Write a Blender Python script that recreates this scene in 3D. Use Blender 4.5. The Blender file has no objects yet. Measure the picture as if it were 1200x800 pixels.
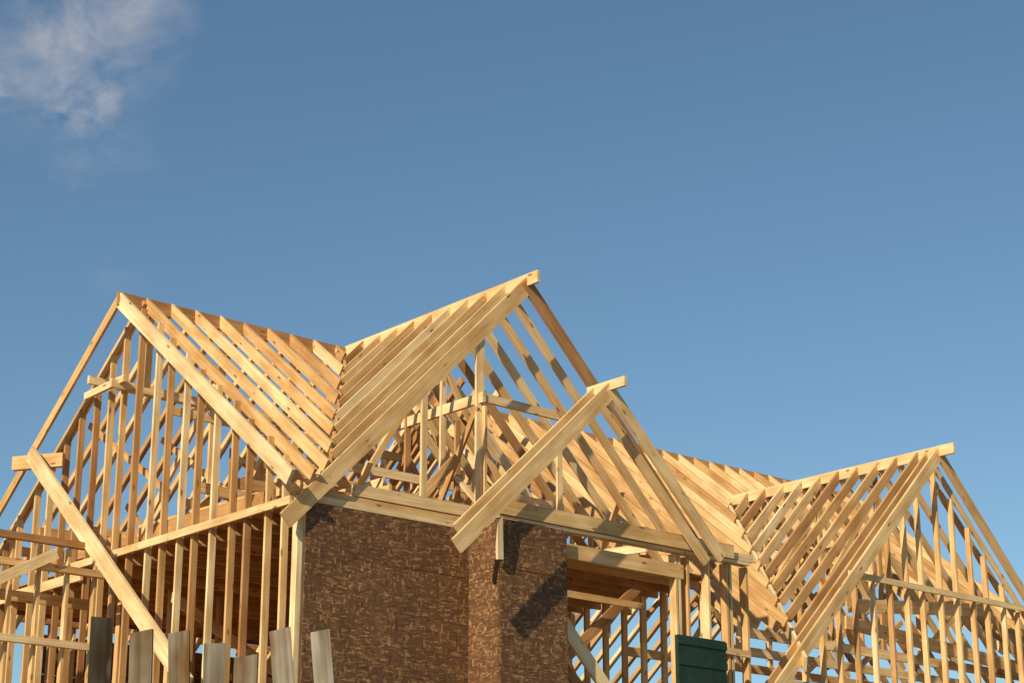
import bpy, math, random
from mathutils import Vector
random.seed(7)
ZC=1.6
scene=bpy.context.scene
R=random.uniform
# ---------------- materials ----------------
def newmat(name):
    m=bpy.data.materials.new(name); m.use_nodes=True
    nt=m.node_tree; b=nt.nodes['Principled BSDF']; return m,nt,b
def N(nt,t,**k):
    n=nt.nodes.new(t)
    for a,v in k.items(): setattr(n,a,v)
    return n
def ramp(nt,fac,stops):
    r=N(nt,'ShaderNodeValToRGB'); e=r.color_ramp.elements
    while len(e)<len(stops): e.new(0.5)
    for i,(p,c) in enumerate(stops):
        e[i].position=p; e[i].color=(c[0],c[1],c[2],1)
    nt.links.new(fac,r.inputs[0]); return r
def mapping(nt,vec,scale):
    m=N(nt,'ShaderNodeMapping'); m.inputs['Scale'].default_value=scale
    nt.links.new(vec,m.inputs['Vector']); return m.outputs[0]
def mix(nt,fac,a,b,mode='MIX'):
    m=N(nt,'ShaderNodeMix',data_type='RGBA',blend_type=mode)
    if isinstance(fac,float): m.inputs[0].default_value=fac
    else: nt.links.new(fac,m.inputs[0])
    for s,i in ((a,6),(b,7)):
        if isinstance(s,tuple): m.inputs[i].default_value=(*s,1)
        else: nt.links.new(s,m.inputs[i])
    return m.outputs[2]
def lumber(name,stops,knot,dirt=0.25,grain=(0.74,0.68,0.60)):
    m,nt,b=newmat(name)
    at=N(nt,'ShaderNodeAttribute',attribute_name='bco').outputs['Vector']
    rn=N(nt,'ShaderNodeAttribute',attribute_name='rnd').outputs['Fac']
    base=ramp(nt,rn,stops).outputs[0]
    n=N(nt,'ShaderNodeTexNoise'); n.inputs['Scale'].default_value=1; n.inputs['Detail'].default_value=4
    nt.links.new(mapping(nt,at,(1.0,34,34)),n.inputs['Vector'])
    g=ramp(nt,n.outputs[0],[(0.3,grain),(0.7,(1.08,1.06,1.03))]).outputs[0]
    col=mix(nt,0.9,base,g,'MULTIPLY')
    n2=N(nt,'ShaderNodeTexNoise'); n2.inputs['Scale'].default_value=1; n2.inputs['Detail'].default_value=3
    nt.links.new(mapping(nt,at,(1.6,4,4)),n2.inputs['Vector'])
    g2=ramp(nt,n2.outputs[0],[(0.35,(1-dirt*1.0,1-dirt*1.35,1-dirt*1.8)),(0.62,(1,1,1))]).outputs[0]
    col=mix(nt,1.0,col,g2,'MULTIPLY')
    v=N(nt,'ShaderNodeTexVoronoi'); v.inputs['Scale'].default_value=1
    nt.links.new(mapping(nt,at,(2.3,7,7)),v.inputs['Vector'])
    k=ramp(nt,v.outputs['Distance'],[(0.07,(1,1,1)),(0.15,(0,0,0))]).outputs[0]
    col=mix(nt,k,col,knot)
    nt.links.new(col,b.inputs['Base Color'])
    b.inputs['Roughness'].default_value=0.7
    b.inputs['Specular IOR Level'].default_value=0.25
    bp=N(nt,'ShaderNodeBump'); bp.inputs['Strength'].default_value=0.25; bp.inputs['Distance'].default_value=0.004
    nt.links.new(n.outputs[0],bp.inputs['Height']); nt.links.new(bp.outputs[0],b.inputs['Normal'])
    return m
PINE=lumber('pine_lumber',[(0,(0.48,0.26,0.11)),(.2,(0.66,0.41,0.18)),(.45,(0.82,0.56,0.27)),(.75,(0.88,0.65,0.34)),(1,(0.93,0.76,0.47))],(0.28,0.12,0.04))
GREY=lumber('weathered_board',[(0,(0.05,0.06,0.045)),(.5,(0.26,0.24,0.19)),(1,(0.38,0.34,0.27))],(0.06,0.05,0.04),0.6,(0.40,0.38,0.35))
def osbmat(name,dark,mid,light):
    m,nt,b=newmat(name)
    tc=N(nt,'ShaderNodeAttribute',attribute_name='bco').outputs['Vector']
    rn=N(nt,'ShaderNodeAttribute',attribute_name='rnd').outputs['Fac']
    nz=N(nt,'ShaderNodeTexNoise'); nz.inputs['Scale'].default_value=16
    nt.links.new(tc,nz.inputs['Vector'])
    add=N(nt,'ShaderNodeVectorMath',operation='MULTIPLY_ADD')
    nt.links.new(nz.outputs['Color'],add.inputs[0]); add.inputs[1].default_value=(.04,.04,.04); nt.links.new(tc,add.inputs[2])
    outs=[]
    for sc,rot in (((11,54,5),0.15),((14,58,6),-0.5),((40,17,6),0.5)):
        mp=N(nt,'ShaderNodeMapping'); mp.inputs['Scale'].default_value=sc; mp.inputs['Rotation'].default_value=(0,0,rot)
        nt.links.new(add.outputs[0],mp.inputs['Vector'])
        v=N(nt,'ShaderNodeTexVoronoi'); v.inputs['Scale'].default_value=1
        nt.links.new(mp.outputs[0],v.inputs['Vector'])
        sp=N(nt,'ShaderNodeSeparateColor'); nt.links.new(v.outputs['Color'],sp.inputs[0]); outs.append((sp.outputs[0],sp.outputs[1]))
    col=[ramp(nt,o[0],[(0.05,dark),(0.7,mid),(0.99,light)]).outputs[0] for o in outs]
    def thr(o,t):
        q=N(nt,'ShaderNodeMath',operation='GREATER_THAN'); nt.links.new(o,q.inputs[0]); q.inputs[1].default_value=t; return q.outputs[0]
    c=mix(nt,thr(outs[1][1],.55),col[0],col[1])
    c=mix(nt,thr(outs[2][1],.75),c,col[2])
    n2=N(nt,'ShaderNodeTexNoise'); n2.inputs['Scale'].default_value=1.6; n2.inputs['Detail'].default_value=7; n2.inputs['Roughness'].default_value=.7
    nt.links.new(tc,n2.inputs['Vector'])
    c=mix(nt,1.0,c,ramp(nt,n2.outputs[0],[(0.3,(0.70,0.66,0.62)),(0.7,(1.12,1.10,1.06))]).outputs[0],'MULTIPLY')
    c=mix(nt,1.0,c,ramp(nt,rn,[(0,(0.9,0.88,0.86)),(1,(1.06,1.06,1.06))]).outputs[0],'MULTIPLY')
    nt.links.new(c,b.inputs['Base Color']); b.inputs['Roughness'].default_value=0.75
    bp=N(nt,'ShaderNodeBump'); bp.inputs['Strength'].default_value=0.3; bp.inputs['Distance'].default_value=0.003
    nt.links.new(outs[0][0],bp.inputs['Height']); nt.links.new(bp.outputs[0],b.inputs['Normal'])
    return m
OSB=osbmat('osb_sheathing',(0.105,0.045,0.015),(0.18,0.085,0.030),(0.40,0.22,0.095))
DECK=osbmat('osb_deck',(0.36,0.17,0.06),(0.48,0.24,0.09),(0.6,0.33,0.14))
gm,nt,b=newmat('green_panel'); 
n=N(nt,'ShaderNodeTexNoise'); n.inputs['Scale'].default_value=6; n.inputs['Detail'].default_value=5
tc=N(nt,'ShaderNodeTexCoord'); nt.links.new(tc.outputs['Object'],n.inputs['Vector'])
nt.links.new(ramp(nt,n.outputs[0],[(0.3,(0.006,0.022,0.011)),(0.7,(0.014,0.045,0.022))]).outputs[0],b.inputs['Base Color']); b.inputs['Roughness'].default_value=0.6
DIRT,nt,b=newmat('dirt')
n=N(nt,'ShaderNodeTexNoise'); n.inputs['Scale'].default_value=0.35; n.inputs['Detail'].default_value=10
tc=N(nt,'ShaderNodeTexCoord'); nt.links.new(tc.outputs['Object'],n.inputs['Vector'])
nt.links.new(ramp(nt,n.outputs[0],[(0.3,(0.13,0.09,0.055)),(0.7,(0.25,0.18,0.11))]).outputs[0],b.inputs['Base Color']); b.inputs['Roughness'].default_value=0.95
CONC,nt,b=newmat('concrete')
n=N(nt,'ShaderNodeTexNoise'); n.inputs['Scale'].default_value=3; n.inputs['Detail'].default_value=8
tc=N(nt,'ShaderNodeTexCoord'); nt.links.new(tc.outputs['Object'],n.inputs['Vector'])
nt.links.new(ramp(nt,n.outputs[0],[(0.3,(0.26,0.25,0.23)),(0.7,(0.4,0.39,0.36))]).outputs[0],b.inputs['Base Color']); b.inputs['Roughness'].default_value=0.9

# ---------------- lumber builder ----------------
class Group:
    def __init__(s,name,mat): s.name=name; s.mat=mat; s.v=[]; s.f=[]; s.b=[]; s.r=[]
    def board(s,p0,p1,w,t,wdir,j=0.006,r=None,cut=0):
        """p0,p1 axis ends, z relative to eye height; w measured along wdir"""
        p0=Vector(p0)+Vector((R(-j,j),R(-j,j),R(-j,j)+ZC)); p1=Vector(p1)+Vector((R(-j,j),R(-j,j),R(-j,j)+ZC))
        a=(p1-p0); L=a.length
        if L<0.03: return
        a/=L; wd=Vector(wdir); wd=(wd-a*wd.dot(a)).normalized(); td=a.cross(wd)
        w*=R(.985,1.015); t*=R(.96,1.04)
        r=R(0,1) if r is None else r
        o=Vector((R(0,90),R(0,90),R(0,90))); i=len(s.v)
        for (l,x,y) in ((0,-1,-1),(0,1,-1),(0,1,1),(0,-1,1),(1,-1,-1),(1,1,-1),(1,1,1),(1,-1,1)):
            s.v.append(p0+a*(L*l+(cut*x if l else 0))+wd*x*w/2+td*y*t/2)
            s.b.append(o+Vector((L*l,x*w/2,y*t/2))); s.r.append(r)
        s.f+= [(i,i+1,i+2,i+3),(i+7,i+6,i+5,i+4),(i,i+4,i+5,i+1),(i+1,i+5,i+6,i+2),(i+2,i+6,i+7,i+3),(i+3,i+7,i+4,i)]
    def rafter(s,a,b,w=.19,t=.04,ext=0,r=None):
        """a,b on the roof surface (top edge)"""
        a=Vector(a); b=Vector(b); d=(b-a).normalized(); b=b+d*ext
        side=d.cross(Vector((0,0,1))).normalized(); n=side.cross(d).normalized()
        if n.z<0: n=-n
        s.board(a-n*w/2,b-n*w/2,w,t,n,r=r,j=.01)
    def build(s,parent):
        me=bpy.data.meshes.new(s.name); me.from_pydata([tuple(x) for x in s.v],[],s.f)
        A=me.attributes.new('bco','FLOAT_VECTOR','POINT'); A.data.foreach_set('vector',[c for x in s.b for c in x])
        B=me.attributes.new('rnd','FLOAT','POINT'); B.data.foreach_set('value',s.r)
        me.materials.append(s.mat); me.update()
        import bmesh
        bm=bmesh.new(); bm.from_mesh(me); bmesh.ops.recalc_face_normals(bm,faces=bm.faces); bm.to_mesh(me); bm.free()
        o=bpy.data.objects.new(s.name,me); scene.collection.objects.link(o); o.parent=parent; return o
def rng(a,b,st):
    k=[];x=a
    while (x<b+1e-6) if st>0 else (x>b-1e-6): k.append(x); x+=st
    return k
house=bpy.data.objects.new('wood_frame_house',None); scene.collection.objects.link(house)
G=[]
def grp(n,m=PINE):
    g=Group(n,m); G.append(g); return g
SP=.406
# roof geometry
AX0,AY,ZR,PA=12.6,22.95,9.07,.77
BX,BY0=16.45,18.80
FY=18.95
MY,MZ=24.3,9.15
DX,DZ,DY0=24.6,8.0,18.3
FL=2.85   # 2nd floor level rel eye
# ---- roof A
g=grp('west_gable_rafters')
g.board((AX0-.05,AY,ZR-.10),(BX+.3,AY,ZR-.10),.19,.04,(0,0,1))
for i,x in enumerate(rng(AX0,BX+3.3,SP)):
    fw=.20 if i==0 else .15
    if x<BX-.1:
        yv=max(18.7,AY-(BX-x)/PA)
        if i==0: yv=18.55
        g.rafter((x,AY-.02,ZR),(x,yv,ZR-PA*(AY-yv)),fw,.045 if i==0 else .04,r=.95 if i==0 else R(.15,1))
    g.rafter((x,AY+.02,ZR),(x,27.9,ZR-PA*(27.9-AY)),.14 if i==0 else .13,.04)
# ---- roof B
g=grp('front_gable_rafters')
g.board((BX,BY0-.22,ZR-.06),(BX,AY,ZR-.06),.17,.045,(0,0,1),r=.8)
for i,y in enumerate([BY0]+rng(19.25,AY-.1,SP)):
    xv=BX-PA*(AY-y)
    if i==0: xv=12.6
    g.rafter((BX-.02,y,ZR),(xv,y,ZR-(BX-xv)),.21 if i==0 else .14,.04,r=.5 if i==0 else None)
    xr=19.95
    g.rafter((BX+.02,y,ZR),(xr,y,ZR-(xr-BX)),.19 if i==0 else .13,.045)
# valley board
g.rafter((BX,AY,ZR-.10),(BX-3.2,AY-3.2/PA,ZR-3.2-.10),.2,.045)
# ---- small gable C
CX,CZ,CY=16.95,7.42,17.75
g=grp('entry_gable_rafters')
g.board((CX,CY-.3,CZ-.03),(CX,CY+.42,CZ-.03),.13,.045,(0,0,1),r=.9)
for y,w,l in ((CY,.20,2.62),(CY+.30,.18,2.35)):
    g.rafter((CX-.03,y,CZ),(CX-l,y,CZ-l*.93),w,.045,r=.6)
    g.rafter((CX+.03,y,CZ),(CX+2.08,y,CZ-2.08*.96),w-.04,.045,r=.7)
# ---- main roof M2
g=grp('main_roof_rafters')
g.board((18,MY,MZ-.1),(30,MY,MZ-.1),.18,.04,(0,0,1))
for x in rng(18,30,SP):
    zl=max(4.9, (DZ-abs(x-DX)), ZR-abs(x-BX) if x>BX else 0)
    if zl<MZ-.1:
        yl=MY-(MZ-zl)/PA
        g.rafter((x,MY-.02,MZ),(x,yl,zl),.15,.04)
    g.rafter((x,MY+.02,MZ),(x,MY+4.5,MZ-PA*4.5),.12,.04)
g.rafter((DX,22.8,DZ-.08),(DX-3.6,22.8-3.6/PA,DZ-3.68),.22,.045)
# ---- roof D
g=grp('east_gable_rafters')
g.board((DX,DY0-.3,DZ-.06),(DX,22.9,DZ-.06),.17,.045,(0,0,1),r=.8)
for i,y in enumerate(rng(DY0,22.8,SP)):
    zv=MZ-PA*(MY-y); xv=DX-(DZ-zv)
    if i==0: xv=20.0
    g.rafter((DX-.02,y,DZ),(xv,y,DZ-(DX-xv)),.19 if i==0 else .14,.045,r=.6 if i==0 else None)
    g.rafter((DX+.02,y,DZ),(29.3,y,DZ-(29.3-DX)),.17 if i==0 else .12,.04)
# ---- west wall
g=grp('west_wall_framing')
WX=12.95
for y in rng(19.2,27.9,SP):
    zt=ZR-.12-PA*abs(y-AY); y+=R(-.05,.05)
    g.board((WX,y+R(-.02,.02),FL-3),(WX,y+R(-.02,.02),zt),.09,.04,(1,0,0))
g.rafter((WX,AY,ZR-.02),(WX,27.9,ZR-.02-PA*4.95),.12,.04)
g.board((WX-.10,18.98,5.45),(WX-.10,24.4,5.45),.10,.04,(0,0,1),r=.8)
g.board((WX-.09,24.0,5.30),(WX-.09,28,5.30),.14,.04,(0,0,1),r=.7)
g.board((WX+.07,20.2,FL+.1),(WX+.07,27.9,FL+.1),.14,.04,(0,0,1),r=.5)
g.board((WX-.01,FY,FL-2.9),(WX-.01,FY,5.5),.07,.11,(1,0,0),r=.95)
# diagonal wind brace
g.board((12.45,25.0,7.15),(12.2,20.0,3.3),.235,.045,(0,.6,-.8),r=.9)
g.board((12.38,25.35,7.05),(12.85,24.75,7.08),.2,.09,(0,0,1),r=.4)
# projecting bay at west
g=grp('west_bay_framing')
for z,w in ((5.47,.09),(5.12,.09),(4.15,.09)):
    g.board((8.4,23.0,z),(12.7,23.0,z),w,.09,(0,0,1))
for x in rng(8.5,12.7,SP): g.board((x,23.08,-1.6),(x,23.08,5.42),.09,.04,(0,1,0))
g.board((8.5,23.0,3.4),(11.9,22.92,5.3),.14,.04,(0,0,1))
g.board((8.4,23.4,4.75),(12.7,23.4,4.78),.14,.04,(0,0,1))
# attic posts / ties under A
g=grp('attic_framing')
g.board((12.70,23.9,8.05),(16.8,23.9,8.02),.12,.05,(0,0,1),r=.95)
g.board((12.65,23.15,7.82),(16.8,23.15,7.80),.12,.05,(0,0,1),r=.9)
for x in (12.78,14.4,15.9): g.board((x,23.0,7.88),(x,24.1,7.86),.10,.05,(0,0,1),r=.9)
g.board((13.0,22.2,7.3),(17,22.2,7.3),.12,.04,(0,0,1))
for x in (13.1,14.3,15.5,16.5):
    for y in (23.15,23.9):
        g.board((x,y,5.5),(x,y,7.8),.09,.04,(1,0,0))
    g.board((x,AY,7.8),(x,AY,8.9),.09,.04,(1,0,0))
    g.board((x+.05,22.3,6.2),(x+.05,24.6,7.6),.09,.04,(0,0,1))
    g.board((x+.05,21.2,7.5),(x+.05,23,5.7),.09,.04,(0,0,1))
    g.board((x+.1,25.6,6.8),(x+.1,24.2,5.6),.09,.04,(0,0,1))
for y in (20.4,21.4,24.6,25.6,26.6): g.board((13.0,y,6.0+R(-.1,.2)),(17.5,y,6.1+R(-.2,.3)),.14,.04,(0,0,1))
g.board((13.3,20.0,5.75),(13.3,26.5,5.85),.19,.04,(0,0,1),r=.1); g.board((15,20.0,6.2),(15,26.5,6.2),.14,.04,(0,0,1))
for k in range(9):
    x=R(13.2,16); y=R(20,25.5); g.board((x,y,5.55),(x+R(.2,1.6),y+R(-1,1),R(6.2,6.9)),.14,.04,(0,0,1))
# under B
g.board((BX,19.8,5.5),(BX,19.8,8.95),.14,.04,(1,0,0),r=.9)
g.board((BX+.06,19.8,5.5),(BX+.06,19.8,7.5),.14,.04,(0,1,0),r=.7)
g.board((BX,19.7,7.58),(BX,23.5,7.58),.14,.05,(0,0,1),r=.9)
g.board((BX-.02,19.76,7.58),(17.9,19.76,7.58),.12,.05,(0,0,1),r=.9)
g.board((BX-.05,19.8,7.45),(BX-.05,21.0,5.6),.09,.04,(0,0,1))
g.board((BX+.1,20.4,7.4),(BX+.1,20.4,5.5),.09,.04,(1,0,0))
g.board((17.9,19.8,7.5),(17.9,19.8,5.5),.09,.04,(1,0,0))
g.board((15.1,19.3,5.6),(15.1,19.3,7.4),.09,.04,(1,0,0),r=.9)
for y in (20.6,21.4,22.2,23.0,23.8):
    g.board((BX,y,5.5),(BX,y,8.9),.09,.04,(1,0,0))
    g.board((14.2,y,6.5),(18.7,y,6.5+R(-.1,.1)),.12,.04,(0,0,1))
    g.board((BX,y,8.5),(14.6,y,5.6),.09,.04,(0,0,1))
    g.board((BX,y,8.2),(18.3,y,5.6),.09,.04,(0,0,1))
    g.board((15.2,y+.2,5.5),(15.2,y+.2,7.5),.09,.04,(1,0,0))
for x in rng(13.6,20,.9):
    g.board((x,19.2,5.85+R(-.1,.1)),(x,23.8,5.85+R(0,.9)),.12,.04,(0,0,1))
for k in range(26):
    x=R(13.6,19.5); y=R(19.4,23.5)
    g.board((x,y,5.5),(x+R(-.4,.4),y+R(-1,1),R(6.2,7.0)),.09,.04,(1,0,0))
# main attic webs
for x in rng(18.2,29.5,SP*2):
    g.board((x,MY,5.6),(x,MY,MZ-.2),.09,.04,(0,1,0))
    g.board((x,MY,6.0),(x,MY-2.2,7.2),.09,.04,(0,0,1))
    g.board((x,MY-2.2,7.2),(x,MY-2.2,5.5),.09,.04,(0,1,0))
g.board((18.3,22.1,7.1),(29,22.1,7.1),.14,.04,(0,0,1))
# ---- plates and ceiling
g=grp('front_wall_framing')
g.board((13.02,FY,5.49),(15.62,FY,5.49),.085,.14,(0,0,1),r=.9)
g.board((13.08,FY+.02,5.575),(15.6,FY+.02,5.575),.08,.13,(0,0,1),r=.4)
g.board((13.75,FY-.01,5.70),(15.65,FY-.01,5.70),.15,.09,(0,0,1),r=.7)
g.board((15.5,18.30,5.66),(19.75,18.30,5.66),.19,.09,(0,0,1),r=.5)
g.board((15.5,18.36,5.53),(20.1,18.36,5.53),.04,.14,(0,0,1),r=.9)
g.board((16.6,18.40,5.27),(18.85,18.40,5.27),.19,.09,(0,0,1),r=.45)
g.board((19.75,18.35,5.62),(20.2,18.35,5.62),.1,.09,(0,0,1))
for x in (16.66,18.72,18.78,18.95,19.35,19.7,19.78,20.1): g.board((x,18.42,-1.6),(x,18.42,5.5),.04,.13,(1,0,0))
for x in rng(13.1,15.5,SP): g.board((x,FY+.08,-1.6),(x,FY+.08,5.44),.04,.13,(1,0,0))
g.board((18.8,18.34,4.3),(20.1,18.34,4.28),.09,.04,(0,0,1))
g.board((15.42,18.16,4.95),(15.37,18.12,5.42),.09,.04,(1,0,0),r=1,cut=.05)
g.board((16.55,18.9,5.0),(18.3,19.4,3.0),.14,.04,(0,0,1))
g.board((16.7,19.3,3.4),(18.9,19.3,5.2),.14,.04,(0,0,1))
g.board((16.5,18.55,4.7),(18.2,18.5,2.9),.19,.04,(0,0,1),r=.9)
g.board((16.6,18.75,4.2),(18.0,18.75,3.0),.14,.04,(0,0,1))
g.board((16.6,19.1,4.9),(18.8,19.1,4.9),.09,.04,(0,0,1))
# side wall of B going back + interior partitions
g=grp('interior_framing')
for y in rng(19.2,27,SP): g.board((20.1,y,FL-3),(20.1,y,5.4),.04,.1,(0,1,0))
for x in rng(13.3,16.5,SP): g.board((x,24.4,FL-3),(x,24.4,5.4),.04,.1,(1,0,0))
for x in rng(16.5,20,SP*2): g.board((x,22.4,FL-3),(x,22.4,5.4),.04,.1,(1,0,0))
for x in rng(12.9,30,SP): g.board((x,28.0,FL-3),(x,28.0,5.4),.04,.1,(1,0,0))
for z in (FL+.1,5.36): g.board((12.9,27.95,z),(30,27.95,z),.08,.12,(0,0,1))
for y in rng(19.4,27.9,SP): g.board((13.05,y,5.40),(20.2,y,5.40),.13,.04,(0,0,1),r=R(0,.5))
for x in rng(13.15,29,SP*2): g.board((x,19.15,FL-.2),(x,27.9,FL-.2),.24,.04,(0,0,1))
g.board((13,21.8,4.7),(16.7,24,4.0),.14,.04,(0,0,1))
g.board((13.4,20.8,3.2),(15.7,22.5,5.2),.14,.04,(0,0,1))
# ---- east wall
g=grp('east_wall_framing')
EY=18.52
for x in rng(20.6,29.2,SP):
    zt=DZ-.25-abs(x-DX)
    x+=R(-.03,.03)
    g.board((x,EY,-1.6),(x+R(-.03,.03),EY,max(zt,3.4)),.04,.09,(1,0,0))
g.rafter((DX,EY,DZ-.03),(20.3,EY,DZ-.03-4.3),.10,.04); g.rafter((DX,EY,DZ-.03),(29,EY,DZ-.03-4.4),.10,.04)
g.board((22.4,EY-.09,5.72),(27.0,EY-.09,5.72),.09,.04,(0,0,1),r=.9)
g.board((21,EY+.02,4.0),(29,EY+.02,4.0),.09,.1,(0,0,1))
for y in (19.6,20.8,22.0):
    g.board((21.2,y,4.9),(28.4,y,4.9),.14,.04,(0,0,1))
    g.board((DX,y,4.9),(DX,y,7.8),.09,.04,(1,0,0))
    g.board((DX,y,7.5),(22.6,y,5.0),.09,.04,(0,0,1)); g.board((DX,y,7.5),(26.6,y,5.0),.09,.04,(0,0,1))
    g.board((26.6,y,5.8),(25.4,y,4.9),.09,.04,(0,0,1)); g.board((23,y,6.2),(23.9,y,4.9),.09,.04,(0,0,1))
g.board((23.2,19.2,5.2),(28.3,19.2,4.9),.2,.04,(0,0,1))
g.board((23.0,19.0,5.4),(26.6,19.0,5.75),.2,.04,(0,0,1),r=.7)
for y in rng(18.9,28,SP): g.board((29.2,y,-1.6),(29.2,y,3.4),.04,.1,(0,1,0))
# ---- OSB sheets
g=grp('osb_wall_sheathing',OSB)
def sheets(x0,x1,y,z0,z1,axis='x'):
    z=z1
    row=0
    while z>z0+.05:
        zb=max(z0,z-(1.22 if row else .62)); a=x0
        first=1.3 if row%2 else 2.44
        while a<x1-.02:
            bb=min(x1,a+(first if a==x0 else 2.44)); d=.002
            c0=(a+d,y,(z+zb)/2); c1=(bb-d,y,(z+zb)/2)
            if axis=='y': c0=(y,a+d,(z+zb)/2); c1=(y,bb-d,(z+zb)/2)
            L=z-zb-.004
            g.board(c0,c1,L,.012,(0,0,1),j=.0015)
            a=bb
        z=zb; row+=1
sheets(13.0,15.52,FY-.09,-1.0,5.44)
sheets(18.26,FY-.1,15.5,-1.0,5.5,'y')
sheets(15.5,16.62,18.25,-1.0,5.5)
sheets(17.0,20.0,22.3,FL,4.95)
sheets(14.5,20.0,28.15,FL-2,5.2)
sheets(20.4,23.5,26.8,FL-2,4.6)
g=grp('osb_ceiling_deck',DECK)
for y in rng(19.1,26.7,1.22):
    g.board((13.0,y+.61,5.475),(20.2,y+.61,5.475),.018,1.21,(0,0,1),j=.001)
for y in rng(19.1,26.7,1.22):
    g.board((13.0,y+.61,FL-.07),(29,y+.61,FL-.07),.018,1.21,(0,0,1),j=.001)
for q in G: q.build(house)
# green panel with ribs
def mesh_obj(name,verts,faces,mat,parent=None):
    me=bpy.data.meshes.new(name); me.from_pydata(verts,[],faces); me.materials.append(mat)
    o=bpy.data.objects.new(name,me); scene.collection.objects.link(o); o.parent=parent; return o
def boxes(name,lst,mat,parent=None):
    V=[];F=[]
    for (x0,x1,y0,y1,z0,z1) in lst:
        i=len(V)
        V+=[(x0,y0,z0),(x1,y0,z0),(x1,y1,z0),(x0,y1,z0),(x0,y0,z1),(x1,y0,z1),(x1,y1,z1),(x0,y1,z1)]
        F+=[(i,i+3,i+2,i+1),(i+4,i+5,i+6,i+7),(i,i+1,i+5,i+4),(i+1,i+2,i+6,i+5),(i+2,i+3,i+7,i+6),(i+3,i,i+4,i+7)]
    return mesh_obj(name,V,F,mat,parent)
L=[(18.45,19.36,18.1,18.16,2.0+ZC,4.35+ZC)]
for k in range(9): L.append((18.44,19.37,18.085,18.099,4.23-k*.27+ZC,4.33-k*.27+ZC))
boxes('green_wall_panel',L,gm,house)
boxes('foundation',[(12.8,20.2,19.05,28.1,0,.6),(20.201,29.3,18.45,28.1,0,.6)],CONC,house)
# ---- plank fence
fence=bpy.data.objects.new('plank_fence',None); scene.collection.objects.link(fence)
g=Group('planks',GREY)
er=Vector((.758,-.652,0)); ef=Vector((.652,.758,0)); o=ef*9.97
for (r,top,tilt,rv,w) in ((-2.09,1.765,-.01,.08,.112),(-1.89,1.70,-.03,.65,.118),(-1.70,1.69,-.06,.75,.108),(-1.51,1.635,-.02,.6,.112),(-1.35,1.575,-.01,.85,.118),(-1.18,1.71,-.11,1,.108),(-.98,1.695,-.11,.95,.098)):
    p1=o+er*(r)+Vector((0,0,top)); p0=o+er*(r-tilt*3.2)+Vector((0,0,-1.6))
    g.board(p0,p1,w,.022,er+ef*R(-.15,.25),r=rv,cut=R(-.012,.02))
for z in (-.9,.9): g.board(o+er*-2.4+ef*.05+Vector((0,0,z)),o+er*-.6+ef*.05+Vector((0,0,z)),.09,.04,(0,0,1))
g.build(fence)
# ---- ground
mesh_obj('ground',[(-3000,-3000,0),(3000,-3000,0),(3000,3000,0),(-3000,3000,0)],[(0,1,2,3)],DIRT)
# ---------------- light ----------------
el=math.radians(28); h=Vector((-.94,-.34,0)).normalized()
sd=h*math.cos(el)+Vector((0,0,math.sin(el)))
sl=bpy.data.lights.new('sun','SUN'); sl.energy=5.0; sl.angle=math.radians(.5); sl.color=(1,.86,.63)
so=bpy.data.objects.new('sun',sl); scene.collection.objects.link(so); so.rotation_euler=sd.to_track_quat('Z','Y').to_euler()
w=bpy.data.worlds.new('World'); scene.world=w; w.use_nodes=True; nt=w.node_tree
bg=nt.nodes['Background']; sky=N(nt,'ShaderNodeTexSky',sky_type='NISHITA'); sky.sun_disc=False
sky.sun_elevation=el; sky.sun_rotation=math.atan2(sd.x,sd.y); sky.air_density=1.0; sky.dust_density=0.2; sky.ozone_density=1.6
bg.inputs[1].default_value=.096
tc=N(nt,'ShaderNodeTexCoord')
tint=mix(nt,1.0,sky.outputs[0],(.84,1.01,1.03),'MULTIPLY')
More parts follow.
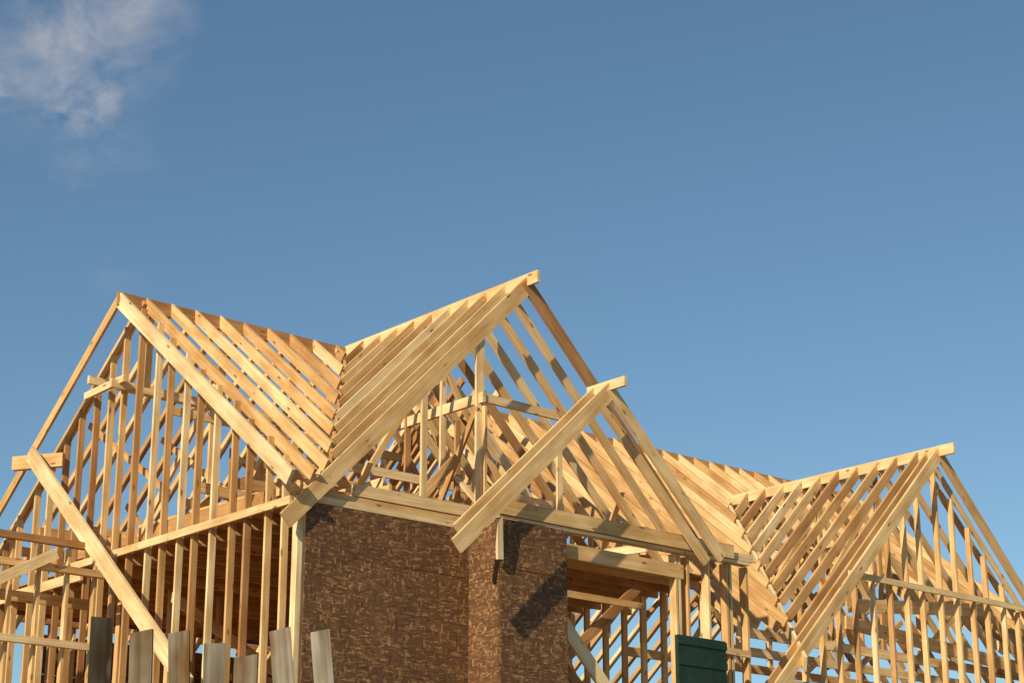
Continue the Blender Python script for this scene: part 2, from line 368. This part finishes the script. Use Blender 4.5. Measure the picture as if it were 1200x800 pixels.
# thin cirrus patch
nz=N(nt,'ShaderNodeTexNoise'); nz.inputs['Scale'].default_value=22; nz.inputs['Detail'].default_value=9; nz.inputs['Roughness'].default_value=.6; nz.inputs['Distortion'].default_value=.35
nt.links.new(mapping(nt,tc.outputs['Generated'],(1,.8,1.5)),nz.inputs['Vector'])
wn=N(nt,'ShaderNodeTexNoise'); wn.inputs['Scale'].default_value=24; wn.inputs['Detail'].default_value=6
nt.links.new(tc.outputs['Generated'],wn.inputs['Vector'])
wv=N(nt,'ShaderNodeVectorMath',operation='MULTIPLY_ADD'); nt.links.new(wn.outputs['Color'],wv.inputs[0]); wv.inputs[1].default_value=(.05,.05,.05); nt.links.new(tc.outputs['Generated'],wv.inputs[2])
def blob(c,r0,r1,amp):
    d=N(nt,'ShaderNodeVectorMath',operation='DISTANCE'); nt.links.new(wv.outputs[0],d.inputs[0]); d.inputs[1].default_value=Vector(c).normalized()+Vector((.025,.025,.025))
    mr=N(nt,'ShaderNodeMapRange',interpolation_type='SMOOTHSTEP'); nt.links.new(d.outputs['Value'],mr.inputs[0]); mr.inputs[1].default_value=r0; mr.inputs[2].default_value=r1; mr.inputs[3].default_value=amp; mr.inputs[4].default_value=0
    return mr.outputs[0]
tot=None
# compass directions of the cirrus wisps
for c_,r0,r1,a in (((.4132,.7951,.4442),0,.055,.8),((.3866,.8176,.4266),0,.05,.5),((.4063,.8129,.4174),0,.022,1.1),((.4214,.8050,.4175),0,.022,1.1),((.3835,.8255,.4140),0,.022,.9),((.4187,.8240,.3820),0,.026,.35),((.4393,.8048,.3990),0,.024,.2),((.4533,.8270,.3335),0,.022,.2)):
    bl=blob(c_,r0,r1,a)
    if tot is None: tot=bl
    else:
        q=N(nt,'ShaderNodeMath',operation='MAXIMUM'); nt.links.new(tot,q.inputs[0]); nt.links.new(bl,q.inputs[1]); tot=q.outputs[0]
nr=N(nt,'ShaderNodeMapRange'); nt.links.new(nz.outputs[0],nr.inputs[0]); nr.inputs[1].default_value=.38; nr.inputs[2].default_value=.66
mu=N(nt,'ShaderNodeMath',operation='MULTIPLY'); nt.links.new(tot,mu.inputs[0]); nt.links.new(nr.outputs[0],mu.inputs[1])
c=mix(nt,mu.outputs[0],tint,(5.6,5.5,5.8))
nt.links.new(c,bg.inputs[0])
# ---------------- camera ----------------
cd=bpy.data.cameras.new('cam'); cd.lens=69; cd.sensor_width=36; cd.clip_end=8000; cd.clip_start=.1
co=bpy.data.objects.new('cam',cd); scene.collection.objects.link(co); co.location=(0,0,ZC)
p=math.radians(18.06); fw=Vector((.652,.758,0)).normalized()*math.cos(p)+Vector((0,0,math.sin(p)))
co.rotation_euler=fw.to_track_quat('-Z','Y').to_euler(); scene.camera=co
scene.view_settings.view_transform='Standard'; scene.view_settings.look='None'; scene.view_settings.exposure=0
